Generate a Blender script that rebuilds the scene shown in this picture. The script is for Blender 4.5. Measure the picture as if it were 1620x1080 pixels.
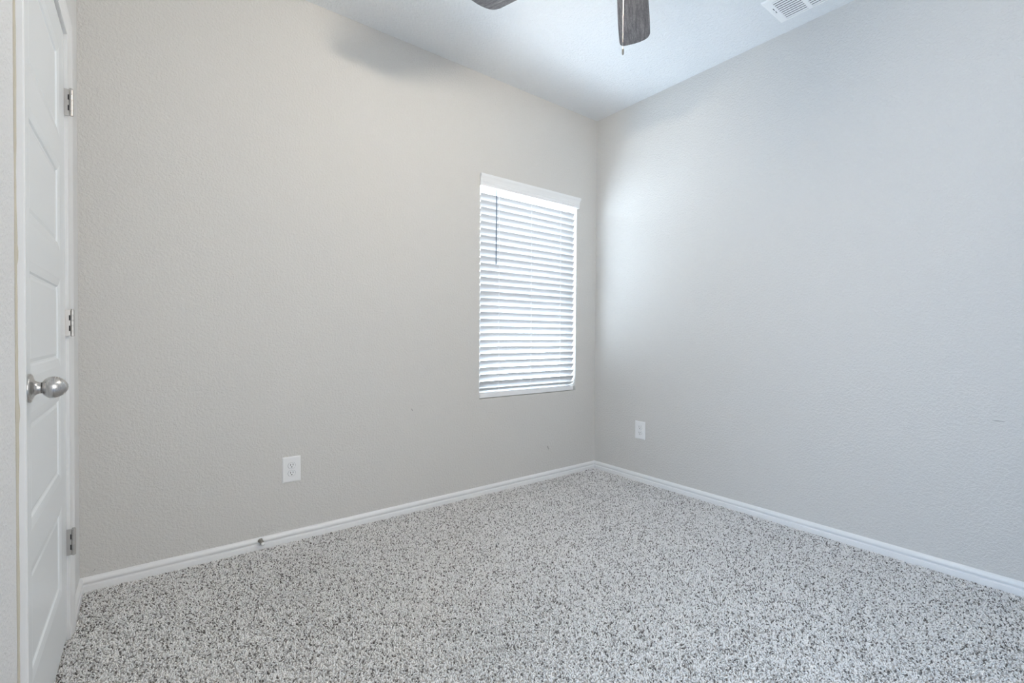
import bpy, bmesh, math, random
import numpy as np
from mathutils import Vector, Matrix
R = math.radians
random.seed(7)
S = bpy.context.scene
COL = S.collection
for o in list(bpy.data.objects):
    bpy.data.objects.remove(o)

# ------------------------------------------------------------------ room constants (metres)
# corner of window wall and right wall is the origin; the room lies at x < 0, y < 0
W, H, BACK, TH = 3.0407, 2.743, 3.05, 0.13
WX0, WX1, WZ0, WZ1 = -1.106, -0.219, 0.627, 2.085      # window opening
RW = (-2.75, -1.25, 0.65, 2.10)                           # made-up window behind the camera, opened for fill light
DY0, DY1, DZ = -1.090, -0.372, 2.048                    # closet door opening (left wall)

# ------------------------------------------------------------------ camera
cd = bpy.data.cameras.new('camera')
cam = bpy.data.objects.new('camera', cd)
COL.objects.link(cam)
cd.sensor_width = 36.0
cd.sensor_fit = 'HORIZONTAL'
cd.lens = 36.0 * 746.585 / 1620
cd.clip_start = 0.01
f = Vector((0.61216228, 0.79063578, -0.01234509))
r = Vector((0.79072671, -0.61214139, 0.00584689))
u = Vector((0.00293418, 0.01334084, 0.9999067))
cam.matrix_world = Matrix(((r.x, u.x, -f.x, -2.82389691), (r.y, u.y, -f.y, -2.56448517),
                           (r.z, u.z, -f.z, 1.04397409), (0, 0, 0, 1)))
S.camera = cam

# ------------------------------------------------------------------ view, world and portals
S.view_settings.view_transform = 'Standard'
S.view_settings.look = 'None'
S.view_settings.gamma = 1.0
S.view_settings.use_curve_mapping = False
S.view_settings.exposure = 0.10
S.cycles.use_denoising = True
S.cycles.max_bounces = 16
S.cycles.diffuse_bounces = 12
S.cycles.transparent_max_bounces = 16
S.cycles.caustics_reflective = False
S.cycles.caustics_refractive = False

SKY_WINDOW = (0.73, 0.862, 1.0)      # daylight on the window side
SKY_WINDOW_POWER = 18.3
wd = bpy.data.worlds.new('world')
S.world = wd
wd.use_nodes = True
nt = wd.node_tree
nt.nodes.clear()
wo = nt.nodes.new('ShaderNodeOutputWorld')
bg = nt.nodes.new('ShaderNodeBackground')
tc = nt.nodes.new('ShaderNodeTexCoord')
sp = nt.nodes.new('ShaderNodeSeparateXYZ')
mr = nt.nodes.new('ShaderNodeMapRange')                     # sky dimmed behind the camera, keeping its blue out of the added window
mr.inputs[1].default_value = -0.15
mr.inputs[2].default_value = 0.15
mr.inputs[3].default_value = 0.01
mr.inputs[4].default_value = 1.0
ml = nt.nodes.new('ShaderNodeMath')
ml.operation = 'MULTIPLY'
ml.inputs[1].default_value = SKY_WINDOW_POWER
bg.inputs[0].default_value = (*SKY_WINDOW, 1)
nt.links.new(tc.outputs['Generated'], sp.inputs[0])
nt.links.new(sp.outputs[1], mr.inputs[0])
nt.links.new(mr.outputs[0], ml.inputs[0])
nt.links.new(ml.outputs[0], bg.inputs[1])
nt.links.new(bg.outputs[0], wo.inputs[0])

def portal(name, loc, rot, sx, sy):
    l = bpy.data.lights.new(name, 'AREA')
    l.shape = 'RECTANGLE'
    l.size, l.size_y = sx, sy
    l.cycles.is_portal = True
    o = bpy.data.objects.new(name, l)
    o.location, o.rotation_euler = loc, rot
    COL.objects.link(o)
portal('window_daylight', ((WX0 + WX1) / 2, TH + 0.01, (WZ0 + WZ1) / 2), (R(-90), 0, 0), WX1 - WX0, WZ1 - WZ0)

HALL_FILL = (0.45, 0.68, 1.0)        # fill light added in the made-up hall beside the camera
HALL_FILL_POWER = 99.0
hl = bpy.data.lights.new('hall_fill', 'AREA')
hl.shape = 'RECTANGLE'
hl.size, hl.size_y = 1.5, 2.0
hl.color = HALL_FILL
hl.energy = HALL_FILL_POWER
ho = bpy.data.objects.new('hall_fill', hl)
ho.location, ho.rotation_euler = (-4.33, -2.55, 1.25), (0, R(-90), 0)
COL.objects.link(ho)
REAR_FILL = (1.0, 0.98, 0.95)        # fill light added outside the made-up rear window
REAR_FILL_POWER = 45.0
rl = bpy.data.lights.new('rear_fill', 'AREA')
rl.shape = 'RECTANGLE'
rl.size, rl.size_y = 2.4, 2.0
rl.color = REAR_FILL
rl.energy = REAR_FILL_POWER
ro = bpy.data.objects.new('rear_fill', rl)
ro.location, ro.rotation_euler = (-2.0, -BACK - 1.0, 1.6), (R(90), 0, 0)
COL.objects.link(ro)

LAMP_COLOR = (1.0, 0.90, 0.77)
LAMP_POWER = 860.0                  # emission of the fan's bulb

# ------------------------------------------------------------------ helpers
def tag(o, label=None, cat=None, group=None, kind=None):
    if label: o['label'] = label
    if cat: o['category'] = cat
    if group: o['group'] = group
    if kind: o['kind'] = kind
    return o

def empty(name, loc, rot=(0, 0, 0)):
    o = bpy.data.objects.new(name, None)
    o.location, o.rotation_euler = loc, rot
    o.empty_display_size = 0.05
    COL.objects.link(o)
    return o

def obj(name, bm, m, parent=None, smooth=None, loc=None):
    me = bpy.data.meshes.new(name)
    bmesh.ops.recalc_face_normals(bm, faces=bm.faces)
    bm.to_mesh(me)
    bm.free()
    me.materials.append(m)
    if smooth is not None:
        me.set_sharp_from_angle(angle=R(smooth))
        for p in me.polygons: p.use_smooth = True
    o = bpy.data.objects.new(name, me)
    COL.objects.link(o)
    if parent: o.parent = parent
    if loc: o.location = loc
    return o

def box(bm, a, b, bev=0.0, seg=2):
    x0, y0, z0 = [min(p, q) for p, q in zip(a, b)]
    x1, y1, z1 = [max(p, q) for p, q in zip(a, b)]
    t = bmesh.new()
    v = [t.verts.new(p) for p in ((x0, y0, z0), (x1, y0, z0), (x1, y1, z0), (x0, y1, z0),
                                  (x0, y0, z1), (x1, y0, z1), (x1, y1, z1), (x0, y1, z1))]
    for q in ((3, 2, 1, 0), (4, 5, 6, 7), (0, 1, 5, 4), (1, 2, 6, 5), (2, 3, 7, 6), (3, 0, 4, 7)):
        t.faces.new([v[i] for i in q])
    if bev:
        bmesh.ops.bevel(t, geom=t.edges[:], offset=bev, segments=seg, affect='EDGES', profile=0.5)
    merge(bm, t)
    return bm

def merge(bm, t, M=None):
    mp = {}
    for v in t.verts:
        mp[v] = bm.verts.new(M @ v.co if M else v.co)
    for fc in t.faces:
        try: bm.faces.new([mp[v] for v in fc.verts])
        except ValueError: pass
    t.free()

def sweep(bm, prof, path, closed_prof=True):
    """prof: list of (a, b); path: list of functions' frames (origin, A, B)."""
    rings = [[bm.verts.new(O + A * a + B * b) for a, b in prof] for O, A, B in path]
    n = len(prof)
    for p, q in zip(rings, rings[1:]):
        for i in range(n if closed_prof else n - 1):
            bm.faces.new((p[i], p[(i + 1) % n], q[(i + 1) % n], q[i]))
    if closed_prof:
        bm.faces.new(rings[0][::-1])
        bm.faces.new(rings[-1])

def lathe(bm, prof, M=Matrix(), n=40):
    """prof: (radius, height) pairs turned about the local z axis."""
    rings = []
    for rr, h in prof:
        if rr < 1e-6:
            rings.append([bm.verts.new(M @ Vector((0, 0, h)))])
        else:
            rings.append([bm.verts.new(M @ Vector((rr * math.cos(2 * math.pi * k / n), rr * math.sin(2 * math.pi * k / n), h))) for k in range(n)])
    for p, q in zip(rings, rings[1:]):
        for k in range(n):
            k2 = (k + 1) % n
            if len(p) == 1 and len(q) > 1: bm.faces.new((p[0], q[k], q[k2]))
            elif len(q) == 1 and len(p) > 1: bm.faces.new((p[k], p[k2], q[0]))
            elif len(p) > 1: bm.faces.new((p[k], p[k2], q[k2], q[k]))
    for ring in (rings[0], rings[-1]):
        if len(ring) > 1: bm.faces.new(ring)
    return bm

def tube(bm, pts, rad, n=10):
    pts = [Vector(p) for p in pts]
    rings = []
    for i, p in enumerate(pts):
        d = (pts[min(i + 1, len(pts) - 1)] - pts[max(i - 1, 0)]).normalized()
        a = d.orthogonal().normalized() if abs(d.z) < 0.9 else (Vector((1, 0, 0)) - d * d.x).normalized()
        b = d.cross(a)
        rr = rad[i] if isinstance(rad, (list, tuple)) else rad
        rings.append([bm.verts.new(p + a * rr * math.cos(2 * math.pi * k / n) + b * rr * math.sin(2 * math.pi * k / n)) for k in range(n)])
    for p, q in zip(rings, rings[1:]):
        for k in range(n):
            bm.faces.new((p[k], p[(k + 1) % n], q[(k + 1) % n], q[k]))
    bm.faces.new(rings[0][::-1])
    bm.faces.new(rings[-1])
    return bm

# ------------------------------------------------------------------ materials
class Mat:
    def __init__(s, name, color=(0.8, 0.8, 0.8), rough=0.5, metal=0.0, spec=0.5):
        s.m = bpy.data.materials.new(name)
        s.m.use_nodes = True
        s.t = s.m.node_tree
        s.b = s.t.nodes['Principled BSDF']
        s.b.inputs['Base Color'].default_value = (*color, 1)
        s.b.inputs['Roughness'].default_value = rough
        s.b.inputs['Metallic'].default_value = metal
        s.b.inputs['Specular IOR Level'].default_value = spec
        s.co = s.t.nodes.new('ShaderNodeTexCoord')
    def n(s, t, **k):
        nd = s.t.nodes.new(t)
        for a, v in k.items(): setattr(nd, a, v)
        return nd
    def l(s, a, b): s.t.links.new(a, b)
    def noise(s, scale, detail=2.0, rough=0.5, vec=None, dist=0.0):
        nd = s.n('ShaderNodeTexNoise')
        nd.inputs['Scale'].default_value = scale
        nd.inputs['Detail'].default_value = detail
        nd.inputs['Roughness'].default_value = rough
        nd.inputs['Distortion'].default_value = dist
        s.l(vec or s.co.outputs['Object'], nd.inputs['Vector'])
        return nd
    def ramp(s, src, stops):
        nd = s.n('ShaderNodeValToRGB')
        while len(nd.color_ramp.elements) < len(stops): nd.color_ramp.elements.new(0.5)
        for e, (p, c) in zip(nd.color_ramp.elements, stops):
            e.position = p
            e.color = (*c, 1) if len(c) == 3 else c
        s.l(src, nd.inputs[0])
        return nd
    def bump(s, src, strength, dist, after=None):
        nd = s.n('ShaderNodeBump')
        nd.inputs['Strength'].default_value = strength
        nd.inputs['Distance'].default_value = dist
        s.l(src, nd.inputs['Height'])
        if after: s.l(after.outputs[0], nd.inputs['Normal'])
        s.l(nd.outputs[0], s.b.inputs['Normal'])
        return nd
    def math(s, op, a, b=None):
        nd = s.n('ShaderNodeMath', operation=op)
        for i, v in enumerate((a, b)):
            if v is None: continue
            if isinstance(v, (int, float)): nd.inputs[i].default_value = v
            else: s.l(v, nd.inputs[i])
        return nd.outputs[0]

def wall_paint(name, color, scale=95.0, strength=0.40, dist=0.005, scuffs=()):
    m = Mat(name, color, 0.62, spec=0.3)
    a = m.noise(scale, 2.0, 0.55, dist=0.6)
    h = m.ramp(a.outputs[0], [(0.38, (0, 0, 0)), (0.66, (1, 1, 1))])
    b = m.noise(scale * 3.1, 2.0)
    hh = m.math('ADD', h.outputs[0], m.math('MULTIPLY', b.outputs[0], 0.35))
    m.bump(hh, strength, dist)
    if scuffs:                                   # little pencil-like scuffs: centre, half length, half width, angle in the wall's plane
        tot = None
        for c, ax, hl, hw, ang in scuffs:
            mp = m.n('ShaderNodeMapping', vector_type='TEXTURE')
            mp.inputs['Location'].default_value = c
            mp.inputs['Rotation'].default_value = (0, R(ang), 0) if ax == 'xz' else (R(ang), 0, 0)
            mp.inputs['Scale'].default_value = (hl, 1, hw) if ax == 'xz' else (1, hl, hw)
            m.l(m.co.outputs['Object'], mp.inputs[0])
            ln = m.n('ShaderNodeVectorMath', operation='LENGTH')
            m.l(mp.outputs[0], ln.inputs[0])
            k = m.math('LESS_THAN', ln.outputs['Value'], 1.0)
            tot = k if tot is None else m.math('MAXIMUM', tot, k)
        mi = m.n('ShaderNodeMix', data_type='RGBA')
        mi.inputs[6].default_value = (*color, 1)
        mi.inputs[7].default_value = (*[c * 0.55 for c in color], 1)
        m.l(tot, mi.inputs[0])
        m.l(mi.outputs[2], m.b.inputs['Base Color'])
    return m.m

WALL = (0.66, 0.645, 0.62)
M_wall_front = wall_paint('wall_paint_window_side', WALL, scuffs=[
    ((-1.583, 0, 0.602), 'xz', 0.009, 0.0022, 60), ((-0.498, 0, 0.224), 'xz', 0.016, 0.004, 70), ((-2.997, 0, 0.073), 'xz', 0.007, 0.001, -45)])
M_wall_right = wall_paint('wall_paint_right', WALL, scuffs=[((0, -2.254, 0.698), 'yz', 0.02, 0.0013, 0)])
M_wall = wall_paint('wall_paint', WALL)
M_wall_left = wall_paint('wall_paint_left_lit', (0.76, 0.76, 0.755))  # same wall paint made lighter, standing in for brighter light on this wall
M_ceil = wall_paint('ceiling_paint', (0.80, 0.82, 0.84), scale=62.0, strength=0.5, dist=0.005)
M_trim = Mat('trim_white', (0.82, 0.82, 0.82), 0.32).m
M_plastic = Mat('white_plastic', (0.84, 0.84, 0.84), 0.35).m
M_dark = Mat('dark_slot', (0.02, 0.02, 0.022), 0.6).m
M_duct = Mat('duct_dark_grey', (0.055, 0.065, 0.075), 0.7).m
M_caulk = Mat('yellowed_caulk', (0.55, 0.51, 0.42), 0.6).m
M_rubber = Mat('white_rubber', (0.83, 0.83, 0.82), 0.55).m
M_vinyl = Mat('window_vinyl', (0.85, 0.85, 0.85), 0.4).m
M_register = Mat('register_enamel', (0.93, 0.935, 0.94), 0.35).m

def door_paint():
    m = Mat('door_paint', (0.82, 0.85, 0.865), 0.26)
    mp = m.n('ShaderNodeMapping')
    mp.inputs['Scale'].default_value = (1, 40, 3)
    m.l(m.co.outputs['Object'], mp.inputs[0])
    a = m.noise(12, 4, 0.6, vec=mp.outputs[0])
    m.bump(a.outputs[0], 0.12, 0.0015)
    return m.m
M_door = door_paint()

def nickel(name, c, rough):
    m = Mat(name, c, rough, 1.0)
    mp = m.n('ShaderNodeMapping')
    mp.inputs['Scale'].default_value = (260, 18, 18)
    m.l(m.co.outputs['Object'], mp.inputs[0])
    a = m.noise(1.0, 3, vec=mp.outputs[0])
    rr = m.ramp(a.outputs[0], [(0.3, (rough * .93,) * 3), (0.7, (rough * 1.08,) * 3)])
    m.l(rr.outputs[0], m.b.inputs['Roughness'])
    return m.m
M_nickel = nickel('brushed_nickel', (0.56, 0.545, 0.53), 0.27)
M_hinge = nickel('satin_nickel', (0.60, 0.575, 0.55), 0.36)

M_slat = Mat('blind_slat_white_shaded', (0.57, 0.57, 0.575), 0.45).m  # white slats darkened in colour so their shade lines show
M_valance = Mat('valance_white', (0.84, 0.845, 0.85), 0.4).m
M_cord = Mat('cord_white', (0.85, 0.85, 0.85), 0.7).m
M_wand = Mat('clear_wand_backlit', (0.16, 0.20, 0.25), 0.2).m  # dark colour carries the shade of a wand seen against the daylight

def thin_glass(name, tint):
    m = Mat(name)
    out = m.t.nodes['Material Output']
    m.t.nodes.remove(m.b)
    tr = m.n('ShaderNodeBsdfTransparent')
    tr.inputs[0].default_value = (*tint, 1)
    gl = m.n('ShaderNodeBsdfGlossy')
    gl.inputs['Roughness'].default_value = 0.02
    lw = m.n('ShaderNodeLayerWeight')
    lw.inputs[0].default_value = 0.5
    fr = m.math('ADD', m.math('MULTIPLY', m.math('POWER', lw.outputs['Facing'], 5.0), 0.94), 0.05)
    mi = m.n('ShaderNodeMixShader')
    m.l(fr, mi.inputs[0])
    m.l(tr.outputs[0], mi.inputs[1])
    m.l(gl.outputs[0], mi.inputs[2])
    m.l(mi.outputs[0], out.inputs[0])
    return m.m
M_glass = thin_glass('window_glass', (0.96, 0.98, 0.98))
M_shade = thin_glass('clear_shade_glass', (0.97, 0.97, 0.96))

def weathered_wood():
    m = Mat('weathered_grey_wood', rough=0.55)
    mp = m.n('ShaderNodeMapping')
    mp.inputs['Scale'].default_value = (7, 95, 30)
    m.l(m.co.outputs['Object'], mp.inputs[0])
    a = m.noise(1.0, 6, 0.65, vec=mp.outputs[0], dist=0.4)
    mp2 = m.n('ShaderNodeMapping')
    mp2.inputs['Scale'].default_value = (90, 420, 100)
    m.l(m.co.outputs['Object'], mp2.inputs[0])
    b = m.noise(1.0, 3, 0.6, vec=mp2.outputs[0])
    k = m.math('ADD', m.math('MULTIPLY', a.outputs[0], 0.62), m.math('MULTIPLY', b.outputs[0], 0.38))
    c = m.ramp(k, [(0.30, (0.030, 0.027, 0.028)), (0.50, (0.105, 0.094, 0.095)), (0.68, (0.25, 0.23, 0.225))])
    m.l(c.outputs[0], m.b.inputs['Base Color'])
    m.bump(k, 0.25, 0.001)
    return m.m
M_blade = weathered_wood()
M_stop = nickel('dull_nickel', (0.30, 0.285, 0.26), 0.35)
M_chain = nickel('chain_nickel', (0.20, 0.185, 0.17), 0.4)
M_motor = nickel('fan_body_nickel', (0.50, 0.49, 0.48), 0.33)

def bulb_mat():
    m = Mat('lit_bulb')
    m.b.inputs['Emission Color'].default_value = (*LAMP_COLOR, 1)
    m.b.inputs['Emission Strength'].default_value = LAMP_POWER
    return m.m
M_bulb = bulb_mat()

def carpet_backing():
    m = Mat('carpet_backing', (0.52, 0.50, 0.48), 0.95, spec=0.1)
    a = m.noise(220, 3)
    m.bump(a.outputs[0], 0.6, 0.004)
    return m.m
M_carpet = carpet_backing()
def yarn():
    m = Mat('carpet_yarn', rough=0.9, spec=0.15)
    at = m.n('ShaderNodeAttribute')
    at.attribute_name = 'yarn'
    m.l(at.outputs['Color'], m.b.inputs['Base Color'])
    m.b.inputs['Sheen Weight'].default_value = 0.1
    return m.m
M_yarn = yarn()

# ------------------------------------------------------------------ room shell
def slab_with_hole(bm, plane, c0, c1, u0, u1, z0, z1, hole):
    """A wall between c0 and c1 on axis `plane`, spanning u (the other axis) and z, with one rectangular hole."""
    hu0, hu1, hz0, hz1 = hole
    us, zs = [u0, hu0, hu1, u1], [z0, hz0, hz1, z1]
    P = (lambda c, uu, z: (uu, c, z)) if plane == 'y' else (lambda c, uu, z: (c, uu, z))
    vs = {}
    def V(c, i, j):
        key = (c, i, j)
        if key not in vs: vs[key] = bm.verts.new(P((c0, c1)[c], us[i], zs[j]))
        return vs[key]
    for c in (0, 1):
        for i in range(3):
            for j in range(3):
                if (i, j) == (1, 1) or zs[j + 1] - zs[j] < 1e-6: continue
                bm.faces.new((V(c, i, j), V(c, i + 1, j), V(c, i + 1, j + 1), V(c, i, j + 1)))
    j0 = 1 if hz0 <= z0 + 1e-6 else 0
    def ring(a, b): bm.faces.new((V(0, *a), V(0, *b), V(1, *b), V(1, *a)))
    for j in range(j0, 3):
        ring((0, j), (0, j + 1)); ring((3, j), (3, j + 1))
    for i in range(3):
        ring((i, 3), (i + 1, 3))
        if not (i == 1 and j0 == 1): ring((i, j0), (i + 1, j0))
    ring((1, 1), (1, 2)); ring((2, 1), (2, 2)); ring((1, 2), (2, 2))
    if j0 == 0: ring((1, 1), (2, 1))

bm = bmesh.new()
slab_with_hole(bm, 'y', 0.0, TH, -W - TH, TH, 0.0, H, (WX0, WX1, WZ0, WZ1))
tag(obj('wall_front', bm, M_wall_front), 'light greige textured wall holding the window', 'wall', kind='structure')
bm = bmesh.new()
box(bm, (0, -BACK - TH, 0), (TH, 0, H))
tag(obj('wall_right', bm, M_wall_right), 'light grey textured wall to the right of the window corner', 'wall', kind='structure')
bm = bmesh.new()
slab_with_hole(bm, 'x', -W, -W - TH, -1.70, 0.0, 0.0, H, (DY0 - 0.02, DY1 + 0.02, 0.0, DZ + 0.02))
slab_with_hole(bm, 'x', -W, -W - TH, -BACK - TH, -1.70, 0.0, H, (-2.97, -2.11, 0.0, 2.06))  # doorway added beside the camera to let fill light in
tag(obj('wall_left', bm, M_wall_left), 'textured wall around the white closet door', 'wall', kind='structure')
bm = bmesh.new()
slab_with_hole(bm, 'y', -BACK, -BACK - TH, -W, 0.0, 0.0, H, RW)
tag(obj('wall_back', bm, M_wall), 'textured wall behind the camera', 'wall', kind='structure')
bm = bmesh.new()                                            # unseen hall added to hold the fill light beside the camera
hx0, hx1, hy0, hy1 = -4.4, -W - TH, -3.9, -1.3
for a, b in (((hx0 - 0.1, hy0, 0), (hx0, hy1, H)), ((hx0, hy0 - 0.1, 0), (hx1, hy0, H)), ((hx0, hy1, 0), (hx1, hy1 + 0.1, H)),
             ((hx0, hy0, H), (hx1, hy1, H + 0.1)), ((hx1, hy0, 0), (hx1 + 0.1, -BACK - TH, H))):
    box(bm, a, b)
tag(obj('added_hall', bm, M_wall), 'walls of the unseen hall added outside the doorway', 'wall', kind='structure')
bm = bmesh.new()
box(bm, (-W - TH, -BACK - TH, H), (TH, TH, H + 0.1))
tag(obj('ceiling', bm, M_ceil), 'white textured ceiling', 'ceiling', kind='structure')
bm = bmesh.new()
box(bm, (-4.5, -3.9, -0.1), (TH, TH, -0.007))
tag(obj('floor', bm, M_carpet), 'speckled grey beige carpet floor', 'floor', kind='structure')

bm = bmesh.new()                                            # closet walls added behind the white door to stop light leaking under it
qx0, qx1, qy0, qy1 = -3.9, -W - TH, -1.2, -0.08
for a, b in (((qx0 - 0.1, qy0, -0.007), (qx0, qy1, H)), ((qx0 - 0.1, qy1, -0.007), (qx1, qy1 + 0.1, H)), ((qx0 - 0.1, qy0 - 0.1, -0.007), (qx1, qy0, H)),
             ((qx0 - 0.1, qy0 - 0.1, H), (qx1, qy1 + 0.1, H + 0.1))):
    box(bm, a, b)
tag(obj('closet_light_block', bm, M_wall), 'unseen closet walls added behind the white door to block light', 'wall', kind='structure')

# ------------------------------------------------------------------ carpet pile: short curled yarn ends, far too many to count
def carpet_pile():
    rng = np.random.default_rng(5)
    step = 0.0060
    nx, ny = int((W - 0.030) / step), int((BACK - 0.030) / step)
    gx, gy = np.meshgrid(np.arange(nx), np.arange(ny))
    px, py = -W + 0.0175 + gx.ravel() * step, -0.0175 - gy.ravel() * step
    dx_, dy_ = np.meshgrid(np.arange(-W - 0.030, -W + 0.0145, step), np.arange(DY0 + 0.012, DY1 - 0.012, step))   # in under the closet door
    px, py = np.concatenate([px, dx_.ravel()]), np.concatenate([py, dy_.ravel()])
    n = px.size
    px = px + rng.uniform(-.5, .5, n) * step
    py = py + rng.uniform(-.5, .5, n) * step
    # slow drift of lean and height over the floor, as walking and vacuuming leave it
    def wave(k, ph): return np.sin(px * k[0] + py * k[1] + ph)
    drift = 0.5 * wave((3.1, 1.7), 0.4) + 0.35 * wave((-2.2, 5.3), 2.0) + 0.3 * wave((7.5, -4.0), 1.1)
    ang = rng.uniform(0, 2 * np.pi, n)
    swept = rng.uniform(0, 1, n) < np.clip(0.42 * np.abs(drift), 0, 0.5)
    ang = np.where(swept, np.where(drift > 0, 0.9, 0.9 + np.pi) + 0.25 * (ang - np.pi), ang)
    lean = rng.uniform(0.35, 1.0, n)
    hgt = 0.0060 * rng.uniform(0.75, 1.15, n) * (1 + 0.05 * drift)
    out = 0.0068 * lean
    rad = rng.uniform(0.0018, 0.0026, n)
    ca_, sa_ = np.cos(ang), np.sin(ang)
    rings = []
    spin = rng.uniform(0, 2 * np.pi, n)
    z0 = -0.0072
    for fo, fz, fr in ((0.0, 0.0, 0.9), (0.30, 0.62, 1.1), (0.85, 0.97, 0.95)):
        for k in range(3):
            t = spin + 2 * np.pi * k / 3
            # ring square to the bent yarn: the across axis lies flat, the other tips over with the bend
            u_ = np.cos(t) * rad * fr
            v_ = np.sin(t) * rad * fr
            tip = lean * fo
            x = px + ca_ * (out * fo + v_ * np.cos(tip)) - sa_ * u_
            y = py + sa_ * (out * fo + v_ * np.cos(tip)) + ca_ * u_
            z = z0 + hgt * fz - v_ * np.sin(tip)
            rings.append(np.stack([x, y, z], 1))
    rings.append(np.stack([px + ca_ * out * 1.12, py + sa_ * out * 1.12, z0 + hgt * (1.02 - 0.12 * lean)], 1))
    V = np.stack(rings, 1).reshape(-1, 3).astype(np.float32)          # ten vertices to a yarn end
    base = (np.arange(n) * 10)[:, None]
    quads = []
    for r_ in (0, 3):
        for k in range(3):
            quads.append([r_ + k, r_ + (k + 1) % 3, r_ + 3 + (k + 1) % 3, r_ + 3 + k])
    tris = [[6 + k, 6 + (k + 1) % 3, 9] for k in range(3)]
    loops = np.concatenate([(base + np.array(q)[None, :]) for q in quads] + [(base + np.array(q)[None, :]) for q in tris], axis=1)
    loops = loops.reshape(-1).astype(np.int32)
    sizes = np.tile(np.array([4] * 6 + [3] * 3, np.int32), n)
    starts = np.concatenate([[0], np.cumsum(sizes)[:-1]]).astype(np.int32)
    me = bpy.data.meshes.new('carpet_pile')
    me.vertices.add(len(V)); me.loops.add(len(loops)); me.polygons.add(len(sizes))
    me.vertices.foreach_set('co', V.ravel())
    me.loops.foreach_set('vertex_index', loops)
    me.polygons.foreach_set('loop_start', starts)
    me.polygons.foreach_set('use_smooth', np.ones(len(sizes), bool))
    pick = rng.uniform(0, 1, n)
    tone = np.where(pick < YARN_DARK, rng.uniform(0.11, 0.25, n), np.where(pick < YARN_MID, rng.uniform(0.50, 0.74, n), rng.uniform(0.92, 0.98, n)))
    warm = 1 - np.clip((0.75 - tone) * 0.16, 0, 0.12)
    col = np.stack([tone, tone * (0.985 + (warm - 1) * 0.6), tone * (0.975 + (warm - 1)), np.ones(n)], 1)
    at = me.attributes.new('yarn', 'FLOAT_COLOR', 'POINT')
    at.data.foreach_set('color', np.repeat(col, 10, axis=0).astype(np.float32).ravel())
    me.update(calc_edges=True)
    me.materials.append(M_yarn)
    o = bpy.data.objects.new('carpet_pile', me)
    COL.objects.link(o)
    return tag(o, 'speckled grey and brown frieze carpet pile covering the floor', 'carpet', kind='stuff')
YARN_DARK, YARN_MID = 0.135, 0.30
carpet_pile()

# ------------------------------------------------------------------ baseboards
BB = [(0, -0.007), (0.0130, -0.007), (0.0130, 0.0150), (0.0124, 0.0180), (0.0104, 0.0198), (0.0064, 0.0206), (0.0042, 0.0228),
      (0.0044, 0.0258), (0.0062, 0.0284), (0.0102, 0.0300), (0.0116, 0.0325), (0.0114, 0.0375), (0.0102, 0.0430), (0.0076, 0.0480), (0.0042, 0.0515), (0, 0.0530)]
def baseboard(name, pts, label):
    """pts: points along the wall line; profile offsets to the room side by mitred frames."""
    bm = bmesh.new()
    path = [(Vector(o), Vector(a), Vector((0, 0, 1))) for o, a in pts]
    sweep(bm, BB, path)
    return tag(obj(name, bm, M_trim, smooth=35), label, 'baseboard', kind='structure')
baseboard('baseboard_front', [((-W, 0, 0), (1, -1, 0)), ((0, 0, 0), (-1, -1, 0))], 'white moulded baseboard along the window wall')
baseboard('baseboard_right', [((0, 0, 0), (-1, -1, 0)), ((0, -BACK, 0), (-1, 1, 0))], 'white moulded baseboard along the right wall')
baseboard('baseboard_left', [((-W, 0, 0), (1, -1, 0)), ((-W, DY1 + 0.062, 0), (1, 0, 0))], 'short white baseboard between closet door casing and corner')
baseboard('baseboard_back', [((0, -BACK, 0), (-1, 1, 0)), ((-W, -BACK, 0), (1, 1, 0))], 'white baseboard along the wall behind the camera')

# ------------------------------------------------------------------ closet door, its casing and jamb
X0 = -W
CAS = [(0, 0), (0, 0.007), (0.004, 0.0088), (0.010, 0.0092), (0.014, 0.0082), (0.018, 0.0078), (0.030, 0.0110), (0.038, 0.0135),
       (0.0405, 0.0122), (0.0430, 0.0142), (0.048, 0.0150), (0.0545, 0.0150), (0.057, 0.0135), (0.057, 0)]      # (across, out of wall)
ci0, ci1, cz = DY0 - 0.004, DY1 + 0.004, DZ + 0.005
bm = bmesh.new()
X = Vector((1, 0, 0))
def casing_frame(o, a): return (Vector(o), Vector(a), X)
sweep(bm, CAS, [casing_frame((X0, ci1, -0.007), (0, 1, 0)), casing_frame((X0, ci1, cz), (0, 1, 1)),
                casing_frame((X0, ci0, cz), (0, -1, 1)), casing_frame((X0, ci0, -0.007), (0, -1, 0))])
cas = tag(obj('trim_1', bm, M_trim, smooth=30), 'white moulded casing around the closet door', 'door casing', kind='structure')
bm = bmesh.new()                                            # jamb boards and stops behind the casing
for a, b in (((X0 - TH, DY0 - 0.02, -0.007), (X0, DY0 - 0.002, DZ + 0.02)), ((X0 - TH, DY1 + 0.002, -0.007), (X0, DY1 + 0.02, DZ + 0.02)),
             ((X0 - TH, DY0 - 0.002, DZ + 0.003), (X0, DY1 + 0.002, DZ + 0.02))):
    box(bm, a, b)
for a, b in (((X0 - 0.075, DY0 - 0.002, 0), (X0 - 0.040, DY0 + 0.010, DZ + 0.003)), ((X0 - 0.075, DY1 - 0.010, 0), (X0 - 0.040, DY1 + 0.002, DZ + 0.003)),
             ((X0 - 0.075, DY0 - 0.002, DZ - 0.010), (X0 - 0.040, DY1 + 0.002, DZ + 0.003))):
    box(bm, a, b)
obj('jamb', bm, M_trim, cas)
bm = bmesh.new()                                            # old caulk line where the casing's outer edge meets the wall
random.seed(3)
pts, rads, wob = [], [], 0.0
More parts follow.
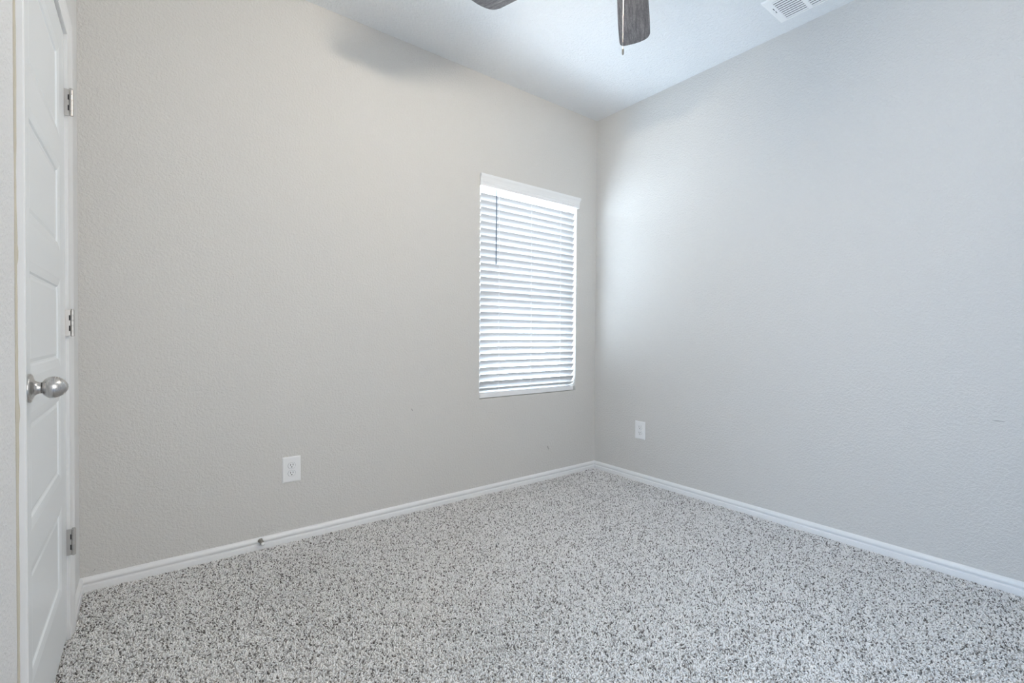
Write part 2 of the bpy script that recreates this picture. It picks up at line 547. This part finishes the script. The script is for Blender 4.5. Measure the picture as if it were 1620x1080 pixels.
for i in range(140):
    z = i * (cz + 0.03) / 139
    wob = 0.85 * wob + 0.0006 * (random.random() - 0.5)
    pts.append((X0 + 0.0006 + wob * 0.6, ci0 - 0.0572 - wob, z))
    rads.append(0.0030 + 0.9 * wob + (0.0016 if i in (58, 59, 80, 81) else 0))
tube(bm, pts, rads, 8)
obj('caulk_bead', bm, M_caulk, cas)

def panel_door():
    """Slab with five moulded panels on the room face: a lattice of stiles and rails with sunk panels."""
    y0, y1, z0, z1, xf, th = DY0 + 0.003, DY1 - 0.003, 0.013, 2.045, X0 - 0.001, 0.035
    pans = [(0.208, 0.490), (0.574, 0.853), (0.940, 1.215), (1.305, 1.580), (1.665, 1.950)]
    py0, py1 = y0 + 0.101, y1 - 0.112
    bm = bmesh.new()
    ys = [y0, py0, py1, y1]
    zs = [z0] + [z for p in pans for z in p] + [z1]
    vs = {}
    def V(i, j):
        if (i, j) not in vs: vs[i, j] = bm.verts.new((xf, ys[i], zs[j]))
        return vs[i, j]
    for j in range(len(zs) - 1):
        for i in range(3):
            if i == 1 and j % 2 == 1: continue
            bm.faces.new((V(i, j), V(i + 1, j), V(i + 1, j + 1), V(i, j + 1)))
    steps = [(0.002, -0.0003), (0.012, -0.0014), (0.023, -0.0030), (0.027, -0.0068), (0.032, -0.0074), (0.041, -0.0050)]
    for a, b in pans:
        j = zs.index(a)
        ring = [V(1, j), V(2, j), V(2, j + 1), V(1, j + 1)]
        for d, dx in steps:
            nr = [bm.verts.new((xf + dx, yy, zz)) for yy, zz in ((py0 + d, a + d), (py1 - d, a + d), (py1 - d, b - d), (py0 + d, b - d))]
            for k in range(4):
                bm.faces.new((ring[k], ring[(k + 1) % 4], nr[(k + 1) % 4], nr[k]))
            ring = nr
        bm.faces.new(ring)
    c = [bm.verts.new((xf - th, yy, zz)) for yy, zz in ((y0, z0), (y1, z0), (y1, z1), (y0, z1))]
    bm.faces.new(c[::-1])
    n = len(zs) - 1
    bm.faces.new([V(i, 0) for i in range(4)] + [c[1], c[0]])
    bm.faces.new([V(i, n) for i in range(4)] + [c[2], c[3]])
    bm.faces.new([V(0, j) for j in range(n + 1)] + [c[3], c[0]])
    bm.faces.new([V(3, j) for j in range(n + 1)] + [c[2], c[1]])
    return bm
door = tag(obj('door_1', panel_door(), M_door), 'closed white five-panel closet door with nickel knob', 'door', kind='structure')

def hinge(zc):
    hh, yh = 0.0445, DY1 - 0.0005
    xb, rb = X0 + 0.0170, 0.0058
    bm = bmesh.new()                                        # leaf that bends out of the gap, cut out around two knuckles
    box(bm, (X0 - 0.03, yh - 0.0013, zc - hh), (X0 + 0.0080, yh + 0.0013, zc + hh))
    for k in (0, 2, 4):
        z0 = zc - hh + k * 2 * hh / 5
        box(bm, (X0 + 0.0080, yh - 0.0013, z0 + 0.0003), (xb, yh + 0.0013, z0 + 2 * hh / 5 - 0.0003))
    for k in (1, 3):                                        # stubs of the other leaf, set back in shade
        z0 = zc - hh + k * 2 * hh / 5
        box(bm, (xb - 0.004, yh + 0.0004, z0 + 0.0003), (xb, yh + 0.0026, z0 + 2 * hh / 5 - 0.0003))
    leaf = obj('hinge', bm, M_hinge, door)
    leaf['label'] = 'nickel butt hinge'
    bm = bmesh.new()                                        # barrel of five knuckles with a pin
    for k in range(5):
        z0 = zc - hh + k * 2 * hh / 5
        lathe(bm, [(rb - 0.0006, z0 + 0.0002), (rb, z0 + 0.0009), (rb, z0 + 2 * hh / 5 - 0.0009), (rb - 0.0006, z0 + 2 * hh / 5 - 0.0002)],
              Matrix.Translation((xb, yh, 0)), 24)
    lathe(bm, [(0.003, zc - hh - 0.001), (0.003, zc + hh + 0.0012), (0.0048, zc + hh + 0.0012), (0.0048, zc + hh + 0.003), (0.002, zc + hh + 0.004)],
          Matrix.Translation((xb, yh, 0)), 20)
    obj('knuckle_barrel', bm, M_hinge, leaf, smooth=40)
    bm = bmesh.new()  # dark strips painting the shade of the gap behind the cut-outs
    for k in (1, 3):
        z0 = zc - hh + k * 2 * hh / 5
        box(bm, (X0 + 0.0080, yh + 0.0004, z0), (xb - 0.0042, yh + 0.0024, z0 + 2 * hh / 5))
    obj('knuckle_shade', bm, M_dark, leaf)
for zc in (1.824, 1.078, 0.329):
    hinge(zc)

KN = Matrix.Translation((X0 - 0.001, DY0 + 0.0675, 0.916)) @ Matrix.Rotation(R(90), 4, 'Y')     # local z points into the room
bm = bmesh.new()
lathe(bm, [(0, 0.0), (0.0325, 0.0), (0.0335, 0.0012), (0.0335, 0.0052), (0.0326, 0.0066), (0.0290, 0.0082), (0.0225, 0.0100), (0.0175, 0.0125), (0.0148, 0.0160),
           (0.0135, 0.0200), (0.0131, 0.0236), (0, 0.0236)], KN, 56)
rose = obj('door_knob', bm, M_nickel, door, smooth=40)
rose['label'] = 'brushed nickel egg-shaped knob'
bm = bmesh.new()
prof = [(0, 0.0238), (0.0126, 0.0238)]
for i in range(0, 33):                                      # egg: blunt towards the neck, narrow at the tip
    t = i / 32
    if t < 0.40: q = math.sqrt(max(0, 1 - ((0.40 - t) / 0.455) ** 2))
    else: q = max(0.0, 1 - ((t - 0.40) / 0.60) ** 1.9) ** 0.60
    prof.append((0.0256 * q, 0.0240 + 0.0462 * t))
lathe(bm, prof, KN, 56)
obj('knob_handle', bm, M_nickel, rose, smooth=50)

# ------------------------------------------------------------------ window (frame, sashes, glass)
def frame_bars(bm, x0, x1, z0, z1, ya, yb, w, bev=0.004):
    box(bm, (x0, ya, z0), (x0 + w, yb, z1), bev)
    box(bm, (x1 - w, ya, z0), (x1, yb, z1), bev)
    box(bm, (x0 + w, ya, z0), (x1 - w, yb, z0 + w), bev)
    box(bm, (x0 + w, ya, z1 - w), (x1 - w, yb, z1), bev)
bm = bmesh.new()
frame_bars(bm, WX0, WX1, WZ0, WZ1, 0.080, TH + 0.01, 0.032)
win = tag(obj('window_1', bm, M_vinyl), 'white vinyl single-hung window behind the blind', 'window', kind='structure')
zm = 1.335
for z0, z1, ya in ((WZ0 + 0.03, zm + 0.02, 0.090), (zm - 0.02, WZ1 - 0.03, 0.112)):
    bm = bmesh.new()
    frame_bars(bm, WX0 + 0.03, WX1 - 0.03, z0, z1, ya, ya + 0.02, 0.036)
    sash = obj('sash', bm, M_vinyl, win)
    bm = bmesh.new()
    y = ya + 0.010
    v = [bm.verts.new(p) for p in ((WX0 + 0.06, y, z0 + 0.03), (WX1 - 0.06, y, z0 + 0.03), (WX1 - 0.06, y, z1 - 0.03), (WX0 + 0.06, y, z1 - 0.03))]
    bm.faces.new(v)
    obj('pane', bm, M_glass, sash)

bm = bmesh.new()  # frame of the unseen rear window, added for fill light
frame_bars(bm, RW[0], RW[1], RW[2], RW[3], -BACK - TH - 0.01, -BACK - 0.08, 0.035)
box(bm, ((RW[0] + RW[1]) / 2 - 0.03, -BACK - TH - 0.005, RW[2] + 0.035), ((RW[0] + RW[1]) / 2 + 0.03, -BACK - 0.085, RW[3] - 0.035), 0.004)
tag(obj('added_window', bm, M_vinyl), 'white frame of the window added behind the camera for fill light', 'window', kind='structure')

# ------------------------------------------------------------------ horizontal blind
blind = tag(empty('window_blind', ((WX0 + WX1) / 2, 0.03, WZ0)),
            'white two-inch horizontal slat blind lowered over the window', 'window blind')
bo = Vector(blind.location)
BX0, BX1 = WX0 + 0.008, WX1 - 0.010
def loc_bm(fn):
    bm = bmesh.new(); fn(bm)
    bmesh.ops.translate(bm, verts=bm.verts, vec=-bo)
    return bm
def f_head(bm): box(bm, (BX0, 0.012, 2.032), (BX1, 0.066, WZ1 - 0.002), 0.002)
obj('headrail', loc_bm(f_head), M_valance, blind)
VAL = [(0.0, 0.0), (0.0150, 0.0), (0.0175, 0.003), (0.0175, 0.010), (0.0150, 0.013), (0.0165, 0.016), (0.0190, 0.022), (0.0190, 0.028), (0.0172, 0.031), (0.0190, 0.034),
       (0.0200, 0.042), (0.0235, 0.052), (0.0300, 0.060), (0.0315, 0.064), (0.0315, 0.076), (0.0, 0.076)]         # (towards the room, up)
def f_val(bm):
    x0, x1, zb = WX0 + 0.0, WX1 + 0.026, 2.016
    Z = Vector((0, 0, 1))
    yb = 0.004
    # front run and short returns to the wall, mitred
    sweep(bm, VAL, [(Vector((x0 - 0.004, 0.0, zb)), Vector((0.9, -1, 0)) * 0 + Vector((-0.25, -1, 0)), Z),
                    (Vector((x1 - 0.018, 0.0, zb)), Vector((0.25, -1, 0)), Z)])
val = obj('valance', loc_bm(f_val), M_valance, blind, smooth=30)

SLW, SLT, TILT, PITCH, ZTOP, NS = 0.0500, 0.0030, R(60), 0.0458, 1.9785, 29
prof = [(0, -SLT / 2), (SLW * .25, -SLT / 2 - .0006), (SLW * .5, -SLT / 2 - .0008), (SLW * .75, -SLT / 2 - .0006), (SLW, -SLT / 2),
        (SLW, SLT / 2), (SLW * .75, SLT / 2 - .0006), (SLW * .5, SLT / 2 - .0008), (SLW * .25, SLT / 2 - .0006), (0, SLT / 2)]
ca, sa = math.cos(TILT), math.sin(TILT)
slat0 = None
for k in range(NS):
    if slat0 is None:
        bm = bmesh.new()
        sweep(bm, prof, [(Vector((BX0 + 0.004 - bo.x, 0, 0)), Vector((0, ca, -sa)), Vector((0, sa, ca))),
                         (Vector((BX1 - 0.002 - bo.x, 0, 0)), Vector((0, ca, -sa)), Vector((0, sa, ca)))])
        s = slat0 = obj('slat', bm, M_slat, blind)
    else:
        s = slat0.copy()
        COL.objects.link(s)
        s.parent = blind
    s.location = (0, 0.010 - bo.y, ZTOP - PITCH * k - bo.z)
    s.rotation_euler = (R(random.uniform(-0.8, 0.8) - (4.0 if k == 14 else 0) + (30.0 if k == NS - 1 else 0)), 0, 0)
def f_rail(bm): box(bm, (BX0 + 0.002, 0.0095, 0.6302), (BX1 - 0.002, 0.0600, 0.6640), 0.0045)
obj('bottom_rail', loc_bm(f_rail), M_valance, blind)
for x in (-0.943, -0.659, -0.375):
    def f_lad(bm):
        tube(bm, [(x, 0.0085, 2.035), (x, 0.0085, 0.664)], 0.0008, 6)
        tube(bm, [(x, 0.0520, 2.035), (x, 0.0520, 0.664)], 0.0008, 6)
        for k in range(NS):
            z = ZTOP - PITCH * k
            tube(bm, [(x + 0.001, 0.0085, z - 0.0045), (x + 0.001, 0.0520, z - 0.0045 - 0.0430 * sa / ca)], 0.0006, 5)
    obj('ladder_cord', loc_bm(f_lad), M_cord, blind)
    def f_lift(bm): tube(bm, [(x + 0.006, 0.030, 2.035), (x + 0.006, 0.030, 0.660)], 0.0009, 6)
    obj('lift_cord', loc_bm(f_lift), M_cord, blind)
def f_wand(bm):
    tube(bm, [(-0.983, -0.010, 2.014), (-0.9835, -0.013, 1.99), (-0.9855, -0.013, 1.60), (-0.9865, -0.013, 1.516)], [0.003, 0.0036, 0.0038, 0.0044], 8)
obj('tilt_wand', loc_bm(f_wand), M_wand, blind)

# ------------------------------------------------------------------ wall outlets
def outlet(loc, rotz, label):
    """Built facing local -y on the plane y = 0."""
    t = tag(empty('wall_outlet', loc, (0, 0, rotz)), label, 'outlet', 'duplex wall outlets')
    bm = bmesh.new()
    a, b = 0.0432, 0.0640
    lv = [(a, b, 0.0), (a, b, -0.0032), (a - 0.0022, b - 0.0022, -0.0052), (a - 0.006, b - 0.006, -0.0062)]
    rings = [[bm.verts.new((sx * w_, y, sz * h_)) for sx, sz in ((-1, -1), (1, -1), (1, 1), (-1, 1))] for w_, h_, y in lv]
    for p, q in zip(rings, rings[1:]):
        for k in range(4): bm.faces.new((p[k], p[(k + 1) % 4], q[(k + 1) % 4], q[k]))
    bm.faces.new(rings[0]); bm.faces.new(rings[-1])
    obj('cover_plate', bm, M_plastic, t)
    for sz in (1, -1):
        zc = sz * 0.0195
        bm = bmesh.new()
        out = []
        for k in range(48):
            an = 2 * math.pi * k / 48
            x, z = 0.0172 * math.cos(an), 0.0172 * math.sin(an)
            out.append((x, max(-0.0140, min(0.0140, z))))
        r0 = [bm.verts.new((x, -0.0050, zc + z)) for x, z in out]
        r1 = [bm.verts.new((x, -0.0074, zc + z)) for x, z in out]
        r2 = [bm.verts.new((x * 0.96, -0.0079, zc + z * 0.96)) for x, z in out]
        for p, q in ((r0, r1), (r1, r2)):
            for k in range(48): bm.faces.new((p[k], p[(k + 1) % 48], q[(k + 1) % 48], q[k]))
        bm.faces.new(r2)
        rc = obj('receptacle', bm, M_plastic, t)
        bm = bmesh.new()
        box(bm, (-0.0076, -0.0081, zc - 0.0010), (-0.0050, -0.0070, zc + 0.0088))
        obj('slot', bm, M_dark, rc)
        bm = bmesh.new()
        box(bm, (0.0050, -0.0081, zc - 0.0002), (0.0074, -0.0070, zc + 0.0082))
        obj('slot', bm, M_dark, rc)
        bm = bmesh.new()
        o2 = [(0.0030 * math.cos(2 * math.pi * k / 20), max(-0.0018, 0.0030 * math.sin(2 * math.pi * k / 20))) for k in range(20)]
        g0 = [bm.verts.new((x, -0.0070, zc - 0.0075 + z)) for x, z in o2]
        g1 = [bm.verts.new((x, -0.0081, zc - 0.0075 + z)) for x, z in o2]
        for k in range(20): bm.faces.new((g0[k], g0[(k + 1) % 20], g1[(k + 1) % 20], g1[k]))
        bm.faces.new(g1)
        obj('ground_hole', bm, M_dark, rc)
        bm = bmesh.new()                                    # thin dark joint between receptacle and plate
        q0 = [bm.verts.new((x * 1.045, -0.00635, zc + z * 1.045)) for x, z in out]
        q1 = [bm.verts.new((x * 0.99, -0.00640, zc + z * 0.99)) for x, z in out]
        for k in range(48): bm.faces.new((q0[k], q0[(k + 1) % 48], q1[(k + 1) % 48], q1[k]))
        obj('joint', bm, M_duct, rc)
    bm = bmesh.new()
    lathe(bm, [(0, 0.0055), (0.0030, 0.0055), (0.0030, 0.0066), (0.0022, 0.0071), (0, 0.0072)], Matrix.Rotation(R(90), 4, 'X'), 20)
    obj('screw', bm, M_plastic, t, smooth=40)
outlet((-2.246, 0, 0.3625), 0, 'white duplex outlet on the window wall, low down to the left of the window')
outlet((0, -0.441, 0.3660), R(-90), 'white duplex outlet on the right wall, just right of the room corner')

# ------------------------------------------------------------------ door stop on the baseboard
ds = tag(empty('door_stop', (-2.390, -0.0085, 0.041), (R(26), 0, R(20))), 'small nickel door stop with white tip screwed to the baseboard', 'door stop')
RX = Matrix.Rotation(R(90), 4, 'X')
bm = bmesh.new()
lathe(bm, [(0, 0.0), (0.0115, 0.0), (0.0115, 0.003), (0.0100, 0.005), (0.0092, 0.007), (0.0096, 0.009), (0.0096, 0.012), (0.0088, 0.013), (0.0096, 0.014), (0.0096, 0.019),
           (0.0085, 0.021), (0.0060, 0.0225), (0.0052, 0.024), (0, 0.024)], RX, 28)
obj('post', bm, M_stop, ds, smooth=40)
bm = bmesh.new()
lathe(bm, [(0, 0.0235), (0.0066, 0.0235), (0.0076, 0.0250), (0.0076, 0.0330), (0.0066, 0.0350), (0.0035, 0.0360), (0, 0.0362)], RX, 24)
obj('bumper_tip', bm, M_rubber, ds, smooth=50)

# ------------------------------------------------------------------ ceiling register
VX0, VX1, VY0, VY1 = -0.346, -0.106, -1.414, -1.716
vent = tag(empty('ceiling_vent', ((VX0 + VX1) / 2, (VY0 + VY1) / 2, H)), 'white louvred air register in the ceiling beside the right wall', 'air vent')
vo = Vector(vent.location)
def v_bm(fn):
    bm = bmesh.new(); fn(bm)
    bmesh.ops.translate(bm, verts=bm.verts, vec=-vo)
    return bm
OX0, OX1 = -0.310, -0.122
banks = [(-1.453, -1.556), (-1.574, -1.677)]
def f_flange(bm):
    z0, z1 = H - 0.005, H
    def plate(xa, xb, ya, yb): box(bm, (xa, ya, z0), (xb, yb, z1 - 0.0002))
    plate(VX0 + 0.006, OX0, VY0 - 0.006, VY1 + 0.006)
    plate(OX1, VX1 - 0.006, VY0 - 0.006, VY1 + 0.006)
    plate(OX0, OX1, VY0 - 0.006, banks[0][0])
    plate(OX0, OX1, banks[0][1], banks[1][0])
    plate(OX0, OX1, banks[1][1], VY1 + 0.006)
    # sloped outer rim
    z0 = H - 0.005
    o = [bm.verts.new(p) for p in ((VX0, VY0, z1), (VX1, VY0, z1), (VX1, VY1, z1), (VX0, VY1, z1))]
    i = [bm.verts.new(p) for p in ((VX0 + 0.006, VY0 - 0.006, z0), (VX1 - 0.006, VY0 - 0.006, z0), (VX1 - 0.006, VY1 + 0.006, z0), (VX0 + 0.006, VY1 + 0.006, z0))]
    for k in range(4): bm.faces.new((o[k], o[(k + 1) % 4], i[(k + 1) % 4], i[k]))
obj('flange', v_bm(f_flange), M_register, vent)
def f_duct(bm): box(bm, (OX0, banks[1][1], H - 0.0008), (OX1, banks[0][0], H - 0.0002))  # dark sheet standing in for the shade up inside the duct
obj('duct_shade', v_bm(f_duct), M_duct, vent)
NL = 10
for ya, yb in banks:
    for k in range(NL):
        xc = OX0 + (k + 0.5) * (OX1 - OX0) / NL
        def f_lv(bm):
            t = bmesh.new()
            box(t, (-0.0046, yb, -0.0005), (0.0046, ya, 0.0005))
            merge(bm, t, Matrix.Translation((xc, 0, H - 0.0040)) @ Matrix.Rotation(R(14), 4, 'Y'))
        obj('louver', v_bm(f_lv), M_register, vent)
def f_slot(bm): box(bm, (-0.262, -1.4415, H - 0.0054), (-0.214, -1.4380, H - 0.0045))
sl = obj('lever_slot', v_bm(f_slot), M_duct, vent)
def f_lever(bm):
    box(bm, (-0.243, -1.4430, H - 0.020), (-0.237, -1.4365, H - 0.0048), 0.0012)
    box(bm, (-0.2440, -1.4300, H - 0.0205), (-0.2360, -1.4430, H - 0.0180), 0.001)
obj('lever', v_bm(f_lever), M_register, vent)

# ------------------------------------------------------------------ ceiling fan with light
FX, FY, FZ = -1.510, -1.510, 2.447
fan = tag(empty('ceiling_fan', (FX, FY, FZ)), 'ceiling fan with weathered grey wooden blades and a thin pull chain', 'ceiling fan')
def zl(lst): return [(a, b - FZ) for a, b in lst]
bm = bmesh.new()
lathe(bm, zl([(0, H), (0.085, H), (0.088, H - 0.010), (0.080, H - 0.045), (0.050, H - 0.070), (0.030, H - 0.078), (0, H - 0.078)]))
obj('canopy', bm, M_motor, fan, smooth=35)
bm = bmesh.new()
lathe(bm, zl([(0, H - 0.070), (0.030, H - 0.070), (0.030, H - 0.10), (0.085, H - 0.115), (0.125, H - 0.140), (0.132, H - 0.165), (0.132, H - 0.225), (0.120, H - 0.255),
              (0.085, H - 0.272), (0.075, H - 0.276), (0.075, H - 0.290), (0, H - 0.290)]))
obj('motor_housing', bm, M_motor, fan, smooth=35)
bm = bmesh.new()
lathe(bm, zl([(0, 2.455), (0.070, 2.455), (0.078, 2.450), (0.078, 2.432), (0.060, 2.426), (0.030, 2.424), (0.030, 2.376), (0.026, 2.370), (0, 2.370)]))
kit = obj('light_fitter', bm, M_motor, fan, smooth=35)
bm = bmesh.new()
lathe(bm, [(0, 0.020), (0.013, 0.020), (0.016, 0.026), (0.026, 0.048), (0.029, 0.062), (0.026, 0.078), (0.016, 0.088), (0, 0.091)],
      Matrix.Translation((-0.028, 0, 2.392 - FZ)) @ Matrix.Rotation(R(-90), 4, 'Y'), n=28)
obj('bulb', bm, M_bulb, kit, smooth=60)
bm = bmesh.new()
prof = zl([(0.077, 2.434), (0.105, 2.415), (0.122, 2.385), (0.118, 2.352), (0.095, 2.326), (0.055, 2.310), (0.0, 2.305)])
rings = []
lathe(bm, prof)
for fc in [q for q in bm.faces if len(q.verts) > 4]: bm.faces.remove(fc)
obj('glass_shade', bm, M_shade, kit, smooth=60)

def blade_outline():
    L0, L1 = 0.190, 0.672
    pts = []
    def w(x): t = (x - L0) / (L1 - L0); return 0.052 + 0.018 * math.sin(min(1, t * 1.15) * math.pi / 2)
    n = 16
    for i in range(n + 1):
        x = L0 + (0.575 - L0) * i / n
        pts.append((x, -w(x)))
    pts += [(0.595, -0.0705), (0.612, -0.067), (0.627, -0.0605), (0.638, -0.051), (0.648, -0.037), (0.657, -0.020), (0.664, -0.002), (0.670, 0.020),
            (0.674, 0.038), (0.6755, 0.050), (0.674, 0.058), (0.669, 0.0645), (0.660, 0.0685)]
    for i in range(n, -1, -1):
        x = L0 + (0.645 - L0) * i / n
        pts.append((x, w(x)))
    return pts
BP = blade_outline()
PITCHB = R(4)
blade0 = iron0 = None
for k in range(5):
    ang = R(36 + 72 * k)
    if blade0 is None:
        bm = bmesh.new()
        ti = 0.0035
        lv = [(0.9985, -ti), (1.0, -ti + 0.001), (1.0, ti - 0.001), (0.9985, ti)]
        rings = [[bm.verts.new((0.19 + (x - 0.19) * (0.997 + 0.003 * (s_ == 1.0)), y * s_, z)) for x, y in BP] for s_, z in lv]
        for p, q in zip(rings, rings[1:]):
            for i in range(len(BP)): bm.faces.new((p[i], p[(i + 1) % len(BP)], q[(i + 1) % len(BP)], q[i]))
        bm.faces.new(rings[0]); bm.faces.new(rings[-1])
        b = blade0 = obj('blade', bm, M_blade, fan)
        bm = bmesh.new()
        box(bm, (0.075, -0.016, 0.006), (0.20, 0.016, 0.012), 0.002)
        box(bm, (0.185, -0.040, 0.0037), (0.255, 0.040, 0.0075), 0.002)
        for sx, sy in ((0.205, -0.025), (0.205, 0.025), (0.24, 0)):
            lathe(bm, [(0, -0.0062), (0.004, -0.0055), (0.005, -0.0038), (0.005, 0.004)], Matrix.Translation((sx, sy, 0)), 12)
        ir = iron0 = obj('blade_bracket', bm, M_motor, b)
    else:
        b = blade0.copy(); COL.objects.link(b); b.parent = fan
        ir = iron0.copy(); COL.objects.link(ir); ir.parent = b
    b.rotation_euler = (PITCHB, 0, ang)

def pull_chain(dx, dy, z0, z1, pend):
    bm = bmesh.new()
    n = int((z0 - z1) / 0.0034)
    for i in range(n):
        z = z0 - i * 0.0034
        lathe(bm, [(0, z + 0.0014), (0.0012, z + 0.0008), (0.0015, z), (0.0012, z - 0.0008), (0, z - 0.0014)], Matrix.Translation((dx, dy, -FZ)), 6)
    c = obj('pull_chain', bm, M_chain, fan)
    bm = bmesh.new()
    lathe(bm, [(0, z1), (0.0022, z1 - 0.001), (0.0036, z1 - 0.006), (0.0036, z1 - 0.020), (0.0026, z1 - 0.024), (0, z1 - 0.025)], Matrix.Translation((dx, dy, -FZ)), 14)
    obj('pendant', bm, M_stop, c, smooth=50)
pull_chain(-0.0185, 0.0065, 2.425, 2.034, True)
